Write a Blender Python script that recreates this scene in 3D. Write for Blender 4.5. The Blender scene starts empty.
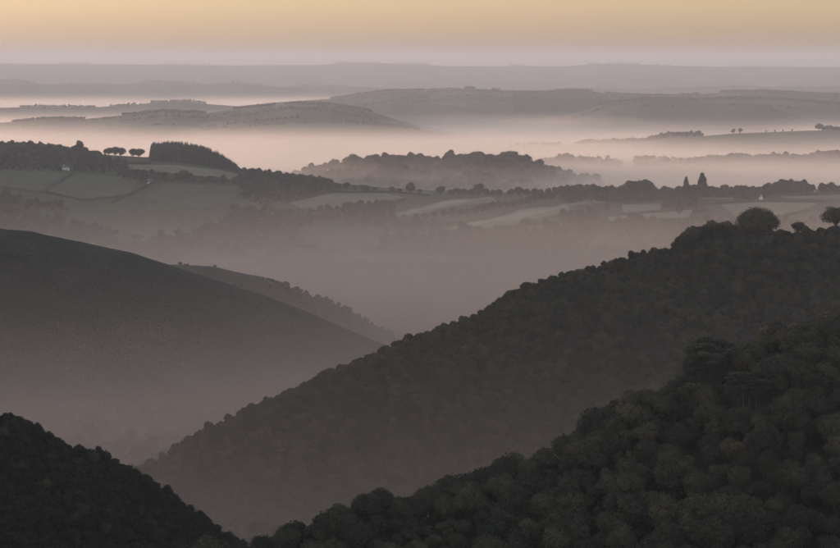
import bpy, math, random
import numpy as np
from mathutils import Vector, Matrix

# ------------------------------------------------------------------ camera, sky, sun, exposure
sc = bpy.context.scene
col = sc.collection
R = math.radians
F, CX, CY, VH = 2382.0, 420.0, 274.0, 60.0        # focal length and horizon row in photo pixels (840 wide)
PITCH = math.atan((CY - VH) / F)
ZC = 300.0                                        # eye height above the lowland
cam_d = bpy.data.cameras.new('camera'); cam = bpy.data.objects.new('camera', cam_d); col.objects.link(cam)
cam_d.sensor_width = 36.0; cam_d.lens = 36.0 * F / 840.0
cam_d.clip_start = 1.0; cam_d.clip_end = 150000.0
cam.location = (0, 0, ZC); cam.rotation_euler = (math.pi / 2 - PITCH, 0, 0)
sc.camera = cam

SUN_EL, SUN_AZ = 3.0, -72.0                        # degrees; azimuth measured clockwise from the view direction
world = bpy.data.worlds.new('World'); sc.world = world; world.use_nodes = True
wn = world.node_tree.nodes; wl = world.node_tree.links
bg = wn['Background']
sky = wn.new('ShaderNodeTexSky'); sky.sky_type = 'NISHITA'; sky.sun_disc = False
sky.sun_elevation = R(SUN_EL); sky.sun_rotation = R(SUN_AZ)
sky.altitude = 300; sky.air_density = 1.0; sky.dust_density = 1.5; sky.ozone_density = 2.0
hs = wn.new('ShaderNodeHueSaturation'); hs.inputs['Saturation'].default_value = 0.66
wl.new(sky.outputs[0], hs.inputs['Color']); tint = wn.new('ShaderNodeMix'); tint.data_type = 'RGBA'; tint.blend_type = 'MULTIPLY'; tint.inputs['Factor'].default_value = 1.0; tint.inputs['B'].default_value = (1.0, 0.915, 0.855, 1)
wl.new(hs.outputs[0], tint.inputs['A']); wl.new(tint.outputs['Result'], bg.inputs['Color']); bg.inputs['Strength'].default_value = 0.10
sun_d = bpy.data.lights.new('sun', 'SUN'); sun = bpy.data.objects.new('sun', sun_d); col.objects.link(sun)
sun_d.energy = 2.0; sun_d.angle = R(2.0); sun_d.color = (1.0, 0.70, 0.55)
sv = Vector((math.sin(R(SUN_AZ)) * math.cos(R(SUN_EL)), math.cos(R(SUN_AZ)) * math.cos(R(SUN_EL)), math.sin(R(SUN_EL))))
sun.rotation_euler = sv.to_track_quat('Z', 'Y').to_euler()
vs = sc.view_settings
vs.view_transform = 'Standard'; vs.look = 'None'; vs.exposure = 2.7; vs.gamma = 1.0
cy = sc.cycles
cy.use_denoising = True
cy.max_bounces = 4; cy.diffuse_bounces = 2; cy.glossy_bounces = 1; cy.transmission_bounces = 1
cy.volume_bounces = 1; cy.transparent_max_bounces = 8
cy.use_adaptive_sampling = True; cy.adaptive_threshold = 0.02

rng = np.random.default_rng(7); random.seed(7)

# ------------------------------------------------------------------ helpers
def slope_of(v):                                   # tangent of elevation angle (per metre of y) of photo row v
    py = CY - np.asarray(v, float)
    return (py * math.cos(PITCH) - F * math.sin(PITCH)) / (F * math.cos(PITCH) + py * math.sin(PITCH))
def a_of(u, v):                                    # x / y of pixel (u, v)
    py = CY - np.asarray(v, float)
    return (np.asarray(u, float) - CX) / (F * math.cos(PITCH) + py * math.sin(PITCH))
def to_pix(x, y, z):
    dz = z - ZC
    d = y * math.cos(PITCH) - dz * math.sin(PITCH); p = dz * math.cos(PITCH) + y * math.sin(PITCH)
    return CX + F * x / d, CY - F * p / d

def _hash(ix, iy, s):
    h = (ix.astype(np.int64) * 374761393 + iy.astype(np.int64) * 668265263 + s * 1442695041) & 0xffffffff
    h = ((h ^ (h >> 13)) * 1274126177) & 0xffffffff
    h = h ^ (h >> 16)
    return (h & 0xffff) / 32767.5 - 1.0
def vnoise(x, y, s):
    ix = np.floor(x); iy = np.floor(y); fx = x - ix; fy = y - iy
    fx = fx * fx * fx * (fx * (fx * 6 - 15) + 10); fy = fy * fy * fy * (fy * (fy * 6 - 15) + 10)
    a = _hash(ix, iy, s); b = _hash(ix + 1, iy, s); c = _hash(ix, iy + 1, s); d = _hash(ix + 1, iy + 1, s)
    return (a * (1 - fx) + b * fx) * (1 - fy) + (c * (1 - fx) + d * fx) * fy
def fbm(x, y, scale, s, octv=4):
    r = 0; amp = 1; tot = 0
    for k in range(octv):
        r = r + amp * vnoise(x / scale + 13.7 * k, y / scale - 7.3 * k, s + k); tot += amp
        amp *= 0.5; scale *= 0.5
    return r / tot

def tag(o, label=None, cat=None, group=None, kind=None):
    if label: o['label'] = label
    if cat: o['category'] = cat
    if group: o['group'] = group
    if kind: o['kind'] = kind
    return o
def mesh_from(name, verts, faces, mat=None, smooth=False):
    me = bpy.data.meshes.new(name)
    me.from_pydata([tuple(v) for v in verts] if not isinstance(verts, list) else verts, [], faces)
    if mat: me.materials.append(mat)
    if smooth: me.polygons.foreach_set('use_smooth', [True] * len(me.polygons))
    me.update()
    return me
def obj(name, me, parent=None):
    o = bpy.data.objects.new(name, me); col.objects.link(o)
    if parent: o.parent = parent
    return o
def empty(name, loc, rz=0.0, s=1.0):
    o = bpy.data.objects.new(name, None); col.objects.link(o); o.empty_display_size = 1
    o.location = loc; o.rotation_euler = (0, 0, rz); o.scale = (s, s, s)
    return o

# ------------------------------------------------------------------ materials
def nodes_of(m):
    m.use_nodes = True
    nt = m.node_tree
    return nt, nt.nodes, nt.links
def ramp(nn, stops):
    r = nn.new('ShaderNodeValToRGB'); e = r.color_ramp.elements
    while len(e) < len(stops): e.new(0.5)
    for el, (p, c) in zip(e, stops): el.position = p; el.color = (*c, 1)
    return r
def ground_mat(name, c1, c2, c3, scale, cells=None):
    m = bpy.data.materials.new(name); nt, nn, ll = nodes_of(m); b = nn['Principled BSDF']
    b.inputs['Roughness'].default_value = 0.95; b.inputs['Specular IOR Level'].default_value = 0.1
    g = nn.new('ShaderNodeNewGeometry')
    n = nn.new('ShaderNodeTexNoise'); n.inputs['Scale'].default_value = 1.0 / scale; n.inputs['Detail'].default_value = 8; n.inputs['Roughness'].default_value = 0.65
    ll.new(g.outputs['Position'], n.inputs['Vector'])
    r = ramp(nn, [(0.32, c1), (0.5, c2), (0.68, c3)])
    ll.new(n.outputs['Fac'], r.inputs['Fac']); out = r.outputs['Color']
    if cells:
        v = nn.new('ShaderNodeTexVoronoi'); v.inputs['Scale'].default_value = 1.0 / cells
        mp = nn.new('ShaderNodeMapping'); mp.inputs['Scale'].default_value = (1, 0.45, 0)
        ll.new(g.outputs['Position'], mp.inputs['Vector']); ll.new(mp.outputs[0], v.inputs['Vector'])
        sp = nn.new('ShaderNodeSeparateColor'); ll.new(v.outputs['Color'], sp.inputs[0])
        r2 = ramp(nn, [(0.0, (0.045, 0.048, 0.036)), (0.35, (0.062, 0.068, 0.045)), (0.6, (0.085, 0.086, 0.058)), (0.85, (0.12, 0.11, 0.075))])
        r2.color_ramp.interpolation = 'CONSTANT'
        ll.new(sp.outputs[0], r2.inputs['Fac'])
        mx = nn.new('ShaderNodeMix'); mx.data_type = 'RGBA'; mx.inputs['Factor'].default_value = 0.6
        ll.new(out, mx.inputs['A']); ll.new(r2.outputs[0], mx.inputs['B']); out = mx.outputs['Result']
    ll.new(out, b.inputs['Base Color'])
    n2 = nn.new('ShaderNodeTexNoise'); n2.inputs['Scale'].default_value = 6.0 / scale; n2.inputs['Detail'].default_value = 6
    ll.new(g.outputs['Position'], n2.inputs['Vector'])
    bp = nn.new('ShaderNodeBump'); bp.inputs['Strength'].default_value = 0.6; bp.inputs['Distance'].default_value = scale * 0.08
    ll.new(n2.outputs['Fac'], bp.inputs['Height']); ll.new(bp.outputs[0], b.inputs['Normal'])
    return m
def leaf_mat(name, stops, hue_scale=2.5):
    """foliage: one colour per tree (object random), shifted by noise from clump to clump"""
    m = bpy.data.materials.new(name); nt, nn, ll = nodes_of(m); b = nn['Principled BSDF']
    b.inputs['Roughness'].default_value = 0.8; b.inputs['Specular IOR Level'].default_value = 0.12
    oi = nn.new('ShaderNodeObjectInfo'); tc = nn.new('ShaderNodeTexCoord')
    n = nn.new('ShaderNodeTexNoise'); n.inputs['Scale'].default_value = 1.0 / hue_scale; n.inputs['Detail'].default_value = 3
    ll.new(tc.outputs['Object'], n.inputs['Vector'])
    ad = nn.new('ShaderNodeMath'); ad.operation = 'MULTIPLY_ADD'; ad.inputs[1].default_value = 0.55
    sb = nn.new('ShaderNodeMath'); sb.operation = 'SUBTRACT'; sb.inputs[1].default_value = 0.27
    ll.new(n.outputs['Fac'], ad.inputs[0]); ll.new(oi.outputs['Random'], sb.inputs[0]); ll.new(sb.outputs[0], ad.inputs[2])
    r = ramp(nn, stops); ll.new(ad.outputs[0], r.inputs['Fac']); ll.new(r.outputs[0], b.inputs['Base Color'])
    return m
def plain_mat(name, c, rough=0.85, var=0.25, scale=1.0):
    m = bpy.data.materials.new(name); nt, nn, ll = nodes_of(m); b = nn['Principled BSDF']
    b.inputs['Roughness'].default_value = rough; b.inputs['Specular IOR Level'].default_value = 0.2
    n = nn.new('ShaderNodeTexNoise'); n.inputs['Scale'].default_value = scale; n.inputs['Detail'].default_value = 5
    tc = nn.new('ShaderNodeTexCoord'); ll.new(tc.outputs['Object'], n.inputs['Vector'])
    r = ramp(nn, [(0.3, tuple(x * (1 - var) for x in c)), (0.7, tuple(min(1, x * (1 + var)) for x in c))])
    ll.new(n.outputs['Fac'], r.inputs['Fac']); ll.new(r.outputs[0], b.inputs['Base Color'])
    return m
M = {}
M['leaf'] = leaf_mat('broadleaf_foliage', [(0.0, (0.028, 0.033, 0.020)), (0.4, (0.043, 0.045, 0.029)), (0.75, (0.061, 0.058, 0.036)), (1.0, (0.084, 0.072, 0.042))])
M['autumn'] = leaf_mat('autumn_foliage', [(0.0, (0.060, 0.058, 0.030)), (0.5, (0.085, 0.076, 0.036)), (1.0, (0.115, 0.086, 0.042))])
M['needle'] = leaf_mat('conifer_foliage', [(0.0, (0.018, 0.028, 0.018)), (0.5, (0.028, 0.038, 0.022)), (1.0, (0.036, 0.045, 0.026))])
M['scrub'] = leaf_mat('scrub_foliage', [(0.0, (0.017, 0.018, 0.013)), (0.5, (0.024, 0.024, 0.016)), (1.0, (0.036, 0.032, 0.021))])
M['bark'] = plain_mat('bark', (0.07, 0.055, 0.042), 0.95, 0.4, 3.0)
M['pinebark'] = plain_mat('pine_bark', (0.055, 0.048, 0.042), 0.95, 0.3, 2.0)
M['floor'] = ground_mat('woodland_floor', (0.012, 0.012, 0.008), (0.018, 0.017, 0.011), (0.026, 0.023, 0.015), 9)
M['moor'] = ground_mat('moorland', (0.019, 0.018, 0.014), (0.031, 0.029, 0.022), (0.060, 0.053, 0.038), 55)
M['bracken'] = ground_mat('bracken_grass', (0.030, 0.030, 0.018), (0.042, 0.040, 0.023), (0.058, 0.052, 0.030), 25)
M['farmland'] = ground_mat('farmland', (0.045, 0.05, 0.028), (0.065, 0.07, 0.035), (0.09, 0.088, 0.045), 160)
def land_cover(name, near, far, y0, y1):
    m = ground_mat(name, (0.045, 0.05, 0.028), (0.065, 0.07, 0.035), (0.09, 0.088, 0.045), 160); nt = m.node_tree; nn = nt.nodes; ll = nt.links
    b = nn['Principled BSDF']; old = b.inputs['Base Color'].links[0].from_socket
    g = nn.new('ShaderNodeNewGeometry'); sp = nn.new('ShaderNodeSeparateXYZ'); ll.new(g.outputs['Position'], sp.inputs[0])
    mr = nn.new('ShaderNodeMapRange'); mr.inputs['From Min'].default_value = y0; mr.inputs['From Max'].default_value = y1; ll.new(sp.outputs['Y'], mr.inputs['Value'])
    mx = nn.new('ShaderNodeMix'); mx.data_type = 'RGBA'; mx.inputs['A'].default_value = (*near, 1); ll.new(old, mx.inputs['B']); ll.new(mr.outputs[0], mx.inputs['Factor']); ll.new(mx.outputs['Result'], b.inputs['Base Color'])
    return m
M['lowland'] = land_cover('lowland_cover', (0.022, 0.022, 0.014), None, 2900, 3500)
M['patchwork'] = ground_mat('patchwork_farmland', (0.045, 0.05, 0.03), (0.06, 0.07, 0.035), (0.09, 0.09, 0.05), 300, cells=420)
M['pasture'] = ground_mat('green_pasture', (0.070, 0.073, 0.043), (0.085, 0.088, 0.052), (0.105, 0.105, 0.062), 60)
M['stubble'] = ground_mat('pale_stubble', (0.15, 0.135, 0.09), (0.185, 0.165, 0.11), (0.22, 0.195, 0.13), 60)
M['white'] = plain_mat('white_render', (0.78, 0.77, 0.74), 0.9, 0.05, 0.5)
M['slate'] = plain_mat('slate', (0.10, 0.10, 0.11), 0.7, 0.2, 1.5)
M['pane'] = plain_mat('dark_pane', (0.03, 0.03, 0.035), 0.2, 0.1, 1.0)
M['door'] = plain_mat('painted_door', (0.10, 0.07, 0.05), 0.7, 0.1, 1.0)
M['steel'] = plain_mat('galvanised_steel', (0.30, 0.30, 0.30), 0.6, 0.1, 1.0)

# ------------------------------------------------------------------ terrain
class Hill:
    """crest = [(u, v, distance)] in photo pixels and metres; the hill falls off in front of it and behind it"""
    def __init__(s, crest, front, back, rnd, amp, scale, seed, grow=0.0):
        c = np.array(crest, float)
        s.a = a_of(c[:, 0], c[:, 1]); s.D = c[:, 2]; s.z = ZC + slope_of(c[:, 1]) * c[:, 2] - grow
        s.front, s.back, s.rnd, s.amp, s.scale, s.seed = front, back, rnd, amp, scale, seed
        # round off the corners of the crest line
        fa = np.linspace(s.a[0], s.a[-1], 1600); k = max(3, int(0.0045 / (fa[1] - fa[0]))); w = np.hanning(k + 2)[1:-1]; w /= w.sum()
        sm = lambda q: np.convolve(np.pad(np.interp(fa, s.a, q), (k // 2, k - 1 - k // 2), mode='edge'), w, 'valid')
        s.D, s.z, s.a = sm(s.D), sm(s.z), fa
    def crest(s, a):
        D = np.interp(a, s.a, s.D); z = np.interp(a, s.a, s.z)
        return D, z
    def h(s, x, y):
        x = np.asarray(x, float); y = np.asarray(y, float)
        D, z = s.crest(x / np.maximum(y, 1.0))
        t = y - D
        S = np.where(t < 0, s.front, s.back)
        drop = S * (np.sqrt(t * t + s.rnd ** 2) - s.rnd)
        n = fbm(x, y, s.scale, s.seed) * s.amp * np.clip(np.abs(t) / (s.rnd * 2.0), 0.3, 1.0)
        return z - drop + n
HILLS = {}
NR = 7.0   # near wood tree height already counted in the silhouettes
HILLS['near_right'] = Hill([(60, 600, 690), (245, 580, 700), (280, 563, 705), (313, 552, 710), (353, 529, 715), (409, 529, 725), (430, 520, 730), (475, 503, 735), (525, 486, 745),
     (560, 468, 750), (600, 448, 755), (640, 424, 760), (675, 412, 765), (705, 395, 770), (730, 384, 775), (747, 370, 780), (765, 362, 785), (795, 358, 790), (840, 344, 800), (900, 326, 812), (1000, 285, 830), (1100, 260, 850)],
     0.36, 0.62, 14, 5, 60, 11)
HILLS['near_left'] = Hill([(-260, 300, 760), (-120, 360, 790), (0, 421, 830), (30, 433, 838), (67, 453, 846), (100, 463, 852), (134, 483, 860), (187, 518, 872), (234, 547, 882), (260, 566, 890), (330, 610, 900)],
     0.42, 0.6, 18, 5, 50, 23)
HILLS['mid_spur'] = Hill([(60, 516, 1200), (130, 476, 1215), (165, 460, 1225), (187, 445, 1235), (220, 426, 1250), (250, 413, 1260), (280, 400, 1270), (323, 380, 1285), (380, 359, 1300), (402, 345, 1310), (440, 334, 1325), (480, 317, 1340),
     (514, 294, 1350), (560, 277, 1365), (593, 270, 1375), (627, 258, 1385), (672, 250, 1392), (704, 241, 1398), (734, 236, 1402), (780, 235, 1405), (807, 231, 1410), (840, 227, 1420), (900, 218, 1440), (1000, 200, 1480), (1100, 190, 1500)],
     0.50, 0.5, 26, 10, 110, 31)
HILLS['left_moor'] = Hill([(-260, 210, 1960), (-100, 220, 1980), (0, 229, 2000), (33, 232, 2000), (67, 240, 2000), (100, 246, 2000), (134, 252, 2000), (160, 260, 2000), (174, 265, 2000), (200, 274, 2000), (217, 280, 2005), (260, 296, 2010),
     (300, 312, 2015), (347, 330, 2020), (400, 352, 2020), (440, 372, 2020), (520, 400, 2020)], 0.40, 0.5, 45, 15, 120, 41)
HILLS['left_moor_far'] = Hill([(60, 263, 2240), (174, 264, 2250), (214, 266, 2255), (234, 271, 2260), (254, 275, 2260), (280, 282, 2265), (297, 292, 2270), (310, 297, 2275), (327, 303, 2280), (347, 311, 2280), (363, 321, 2285), (380, 331, 2290), (395, 339, 2290), (440, 360, 2295), (520, 395, 2300)],
     0.40, 0.45, 40, 7, 140, 47)
HILLS['field_hill'] = Hill([(-260, 138, 4700), (-100, 142, 4650), (0, 146, 4600), (47, 149, 4600), (97, 155, 4600), (147, 158.5, 4600), (156, 156.5, 4590), (175, 155.5, 4580), (200, 159, 4570), (217, 164, 4550), (237, 171, 4500), (280, 177, 4450), (330, 184, 4400), (380, 189, 4350), (427, 192, 4300), (480, 194, 4250), (540, 194, 4220),
     (593, 193, 4200), (657, 195, 4200), (720, 195, 4200), (777, 191, 4220), (840, 192, 4230), (950, 188, 4250), (1100, 184, 4300)], 0.068, 0.12, 160, 10, 420, 53)
HILLS['wooded_ridge'] = Hill([(200, 205, 5300), (270, 190, 5300), (297, 178, 5300), (313, 173, 5300), (347, 167, 5300), (390, 164, 5280), (427, 165, 5260), (450, 163, 5250), (480, 161, 5250), (514, 162, 5250), (540, 170, 5250), (560, 177, 5250), (590, 185, 5250), (650, 200, 5250)],
     0.16, 0.16, 120, 8, 300, 61)
HILLS['low_ridge'] = Hill([(470, 185, 6000), (530, 168, 6000), (560, 160, 6000), (580, 160, 6000), (607, 163, 6000), (627, 166, 6000), (660, 162, 6000), (704, 161, 6000), (774, 159, 6050), (840, 156, 6100), (950, 152, 6150), (1100, 150, 6200)],
     0.10, 0.10, 120, 6, 400, 67)
HILLS['right_ridge'] = Hill([(440, 158, 7300), (505, 149, 7300), (535, 146, 7300), (560, 147, 7300), (577, 145, 7300), (610, 144, 7300), (643, 142, 7300), (670, 136, 7300), (704, 136, 7300), (734, 133.5, 7300), (774, 132, 7350), (810, 130.5, 7400), (840, 130, 7450), (950, 126, 7500), (1100, 124, 7500)],
     0.11, 0.10, 180, 6, 500, 71)
HILLS['far_hill'] = Hill([(-260, 126, 8800), (-100, 124, 8800), (0, 123, 8800), (50, 119, 8800), (80, 119.5, 8800), (124, 115.5, 8800), (164, 111.5, 8800), (207, 113.5, 8800), (234, 109, 8800), (267, 106, 8800), (290, 103.5, 8800), (330, 104.5, 8800), (367, 110.5, 8800), (397, 120, 8800), (430, 128, 8800), (480, 134, 8800), (560, 145, 8800)],
     0.12, 0.12, 350, 8, 700, 79)
HILLS['far_spur'] = Hill([(60, 142, 8200), (195, 131, 8200), (230, 127, 8200), (260, 123.5, 8200), (300, 121, 8200), (350, 122, 8200), (400, 127, 8200), (450, 133, 8200), (500, 140, 8200)], 0.12, 0.08, 200, 6, 600, 83)
HILLS['far_range'] = Hill([(200, 112, 10900), (270, 103, 10900), (330, 99, 10900), (363, 94, 10900), (390, 90.5, 10900), (430, 90, 10900), (470, 88, 10900), (497, 90, 10900), (534, 90.5, 10900), (587, 90.5, 10900), (610, 94, 10900), (643, 95.5, 10900), (670, 96, 10900), (704, 94, 10900), (734, 91.5, 10900),
     (774, 92, 10900), (800, 93.5, 10900), (840, 95, 10900), (950, 94, 10900), (1100, 97, 10900)], 0.11, 0.11, 400, 8, 900, 89)
HILLS['far_range_front'] = Hill([(480, 128, 9700), (560, 118, 9700), (610, 103, 9700), (640, 100, 9700), (690, 100, 9700), (740, 98, 9700), (780, 99.5, 9700), (840, 104, 9700), (950, 108, 9700), (1100, 110, 9700)], 0.11, 0.10, 350, 7, 700, 91)
HILLS['distant_low'] = Hill([(-260, 108, 11300), (0, 108, 11300), (40, 107, 11300), (90, 107.5, 11300), (130, 105.5, 11300), (154, 102.5, 11300), (190, 101.5, 11300), (207, 104, 11300), (260, 108, 11300), (340, 112, 11300)], 0.10, 0.10, 350, 6, 800, 95)
HILLS['distant_ridge'] = Hill([(-260, 82, 18000), (0, 81, 18000), (20, 81, 18000), (43, 85, 18000), (100, 85.5, 18000), (154, 82, 18000), (187, 84, 18000), (234, 83, 18000), (280, 87, 18000), (330, 86, 18000), (380, 88, 18000), (450, 92, 18000), (560, 90, 18000), (700, 88, 18000), (840, 86, 18000), (1100, 85, 18000)],
     0.09, 0.09, 700, 10, 1500, 97)
HILLS['skyline_ridge'] = Hill([(-260, 63, 26000), (0, 63.5, 26000), (134, 64.5, 26000), (234, 65.5, 26000), (325, 64.8, 26000), (339, 63, 26000), (374, 63, 26000), (427, 64.3, 26000), (440, 66, 26000), (500, 66.4, 26000), (514, 65.8, 26000), (560, 66.4, 26000), (593, 64.4, 26000), (620, 63.8, 26000), (673, 66, 26000), (727, 66.8, 26000), (840, 67, 26000), (1100, 66, 26000)],
     0.10, 0.10, 1200, 8, 2500, 99)

BY = [-2000, 300, 900, 1300, 1900, 2700, 3500, 4200, 5000, 6500, 9000, 14000, 20000, 60000]
BZ = [60, 70, 80, 60, 30, 5, 22, 40, 20, 12, 10, 10, 20, 20]
def base_h(x, y):
    return np.interp(y, BY, BZ) + fbm(x, y, 500, 5, 3) * 6
def H(x, y, skip=()):
    r = base_h(np.asarray(x, float), np.asarray(y, float))
    for k, hl in HILLS.items():
        if k not in skip: r = np.maximum(r, hl.h(x, y))
    return r
_yy = np.concatenate([np.geomspace(450, 3000, 900), np.geomspace(3001, 6000, 900)])
def hit(u, v, ymin=450):
    """first point of the land on the ray through photo pixel (u, v)"""
    a = float(a_of(u, v)); sl = float(slope_of(v))
    yy = _yy[_yy > ymin]
    land = (lambda x_, y_: np.maximum(base_h(x_, y_), HILLS['field_hill'].h(x_, y_))) if ymin >= 2600 else H
    d = ZC + sl * yy - land(a * yy, yy)
    k = np.argmax(d < 0)
    if d[k] >= 0: k = len(yy) - 1
    y = yy[k]
    if k > 0:
        y0, y1, d0, d1 = yy[k - 1], yy[k], d[k - 1], d[k]
        y = y0 + (y1 - y0) * d0 / (d0 - d1)
    return np.array([a * y, y, float(H(a * y, y))])

def grid_mesh(name, X, Y, Z, mat):
    n, m = X.shape
    V = np.stack([X, Y, Z], -1).reshape(-1, 3)
    idx = np.arange(n * m).reshape(n, m)
    Fq = np.stack([idx[:-1, :-1], idx[:-1, 1:], idx[1:, 1:], idx[1:, :-1]], -1).reshape(-1, 4)
    me = bpy.data.meshes.new(name)
    me.vertices.add(len(V)); me.vertices.foreach_set('co', V.ravel().astype(np.float32))
    me.loops.add(Fq.size); me.loops.foreach_set('vertex_index', Fq.ravel().astype(np.int32))
    me.polygons.add(len(Fq)); me.polygons.foreach_set('loop_start', np.arange(0, Fq.size, 4, dtype=np.int32))
    me.polygons.foreach_set('loop_total', np.full(len(Fq), 4, np.int32))
    me.polygons.foreach_set('use_smooth', np.ones(len(Fq), bool))
    me.materials.append(mat); me.update(calc_edges=True); me.validate()
    if me.polygons[0].normal.z < 0: me.flip_normals()
    return me
def build_hill(name, key, tf, tb, mat, label, na=360, nt_=90):
    hl = HILLS[key]
    a = np.linspace(max(-0.285, hl.a[0]), min(0.285, hl.a[-1]), na)
    s = np.linspace(-1, 1, nt_); t = np.where(s < 0, -tf * np.abs(s) ** 1.5, tb * np.abs(s) ** 1.5)
    D, z = hl.crest(a)
    Y = D[:, None] + t[None, :]; X = a[:, None] * Y
    Z = hl.h(X, Y)
    Z[:, 0] -= 30; Z[:, -1] -= 30
    o = obj(name, grid_mesh(name, X, Y, Z, mat)); tag(o, label, kind='structure')
    return o
# lowland: one sheet under everything, out past the horizon
gy = np.concatenate([[-3000, -1000, 0], np.geomspace(300, 70000, 260)]); gs = np.linspace(-1, 1, 160)
GY = np.repeat(gy[:, None], len(gs), 1); GX = gs[None, :] * np.maximum(3000, GY * 0.6)
GZ = base_h(GX, GY)
tag(obj('ground', grid_mesh('ground', GX, GY, GZ, M['lowland'])), 'wide lowland of valleys and farmland under the morning mist', kind='structure')
build_hill('wooded_hillside', 'near_right', 330, 150, M['floor'], 'steep dark hillside under the thick wood of broadleaf trees', 420, 140)
build_hill('scrub_hillside', 'near_left', 330, 150, M['floor'], 'dark scrubby hillside falling to the misty gorge', 420, 140)
build_hill('gorge_spur', 'mid_spur', 330, 330, M['bracken'], 'long wooded spur sloping down into the gorge', 420, 140)
build_hill('moorland_hill', 'left_moor', 500, 350, M['moor'], 'smooth dark moorland hill across the gorge', 420, 140)
build_hill('wooded_shoulder', 'left_moor_far', 350, 350, M['moor'], 'paler shoulder behind the moorland hill with bushes on its crest', 300, 100)
build_hill('field_hill', 'field_hill', 1500, 900, M['farmland'], 'broad farmed hill of hedged fields beyond the gorge', 420, 140)
build_hill('wooded_ridge', 'wooded_ridge', 800, 800, M['floor'], 'wooded ridge rising out of the mist behind the fields', 300, 60)
build_hill('low_ridge', 'low_ridge', 800, 800, M['farmland'], 'low tree-lined ridge half sunk in mist', 300, 60)
build_hill('farmland_ridge', 'right_ridge', 1100, 1200, M['farmland'], 'long farmland ridge with a pair of round trees on its crest', 300, 60)
build_hill('far_hill', 'far_hill', 1500, 1800, M['patchwork'], 'far hill with copses on its crest above the sea of mist', 300, 60)
build_hill('far_spur', 'far_spur', 1200, 1300, M['patchwork'], 'low dark spur in front of the far hill', 300, 60)
build_hill('far_range', 'far_range', 2500, 2500, M['patchwork'], 'long far range of hills carrying a thin mast', 300, 60)
build_hill('range_foothill', 'far_range_front', 1300, 1800, M['patchwork'], 'dark foothill in front of the long far range', 300, 60)
build_hill('distant_rise', 'distant_low', 1500, 1500, M['patchwork'], 'faint low rise beyond the far hill', 200, 40)
build_hill('distant_ridge', 'distant_ridge', 3000, 3000, M['patchwork'], 'faint distant ridge below the skyline', 300, 40)
build_hill('skyline_ridge', 'skyline_ridge', 5000, 5000, M['patchwork'], 'palest ridge forming the skyline', 400, 40)

# added moor outside the view, shaped to shade the gorge from the sun
mx_ = np.linspace(-4200, -420, 90); my_ = np.linspace(-1500, 4300, 120); MX, MY = np.meshgrid(mx_, my_)
MZ = 385 * np.exp(-((MX + 1950) / 680) ** 2) / (1 + np.exp(-(MY + 500) / 150)) / (1 + np.exp((MY - 3650) / 120)) + 22 * fbm(MX, MY, 500, 131) - 20
tag(obj('unseen_shade_ridge', grid_mesh('unseen_shade_ridge', MX, MY, MZ, M['moor'])), 'added moor ridge out of view that keeps the low sun off the gorge', kind='structure')

# ------------------------------------------------------------------ air: even haze, and mist lying in the valleys
def box(name, x0, x1, y0, y1, z0, z1, mat):
    v = [(x, y, z) for z in (z0, z1) for y in (y0, y1) for x in (x0, x1)]
    f = [(0, 2, 3, 1), (4, 5, 7, 6), (0, 1, 5, 4), (2, 6, 7, 3), (0, 4, 6, 2), (1, 3, 7, 5)]
    return obj(name, mesh_from(name, v, f, mat))
def vol_mat(name, color, g, absorb=None):
    m = bpy.data.materials.new(name); nt, nn, ll = nodes_of(m)
    nn.remove(nn['Principled BSDF'])
    pv = nn.new('ShaderNodeVolumePrincipled'); pv.inputs['Color'].default_value = (*color, 1); pv.inputs['Anisotropy'].default_value = g
    ll.new(pv.outputs[0], nn['Material Output'].inputs['Volume'])
    return m, nn, ll, pv
mh, _, _, pv = vol_mat('haze_air', (0.375, 0.415, 0.485), 0.1)
pv.inputs['Density'].default_value = 6.2e-5
tag(box('haze', -26000, 26000, -3500, 72000, -60, 412, mh), 'pale morning haze filling the whole view', kind='stuff')

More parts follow.
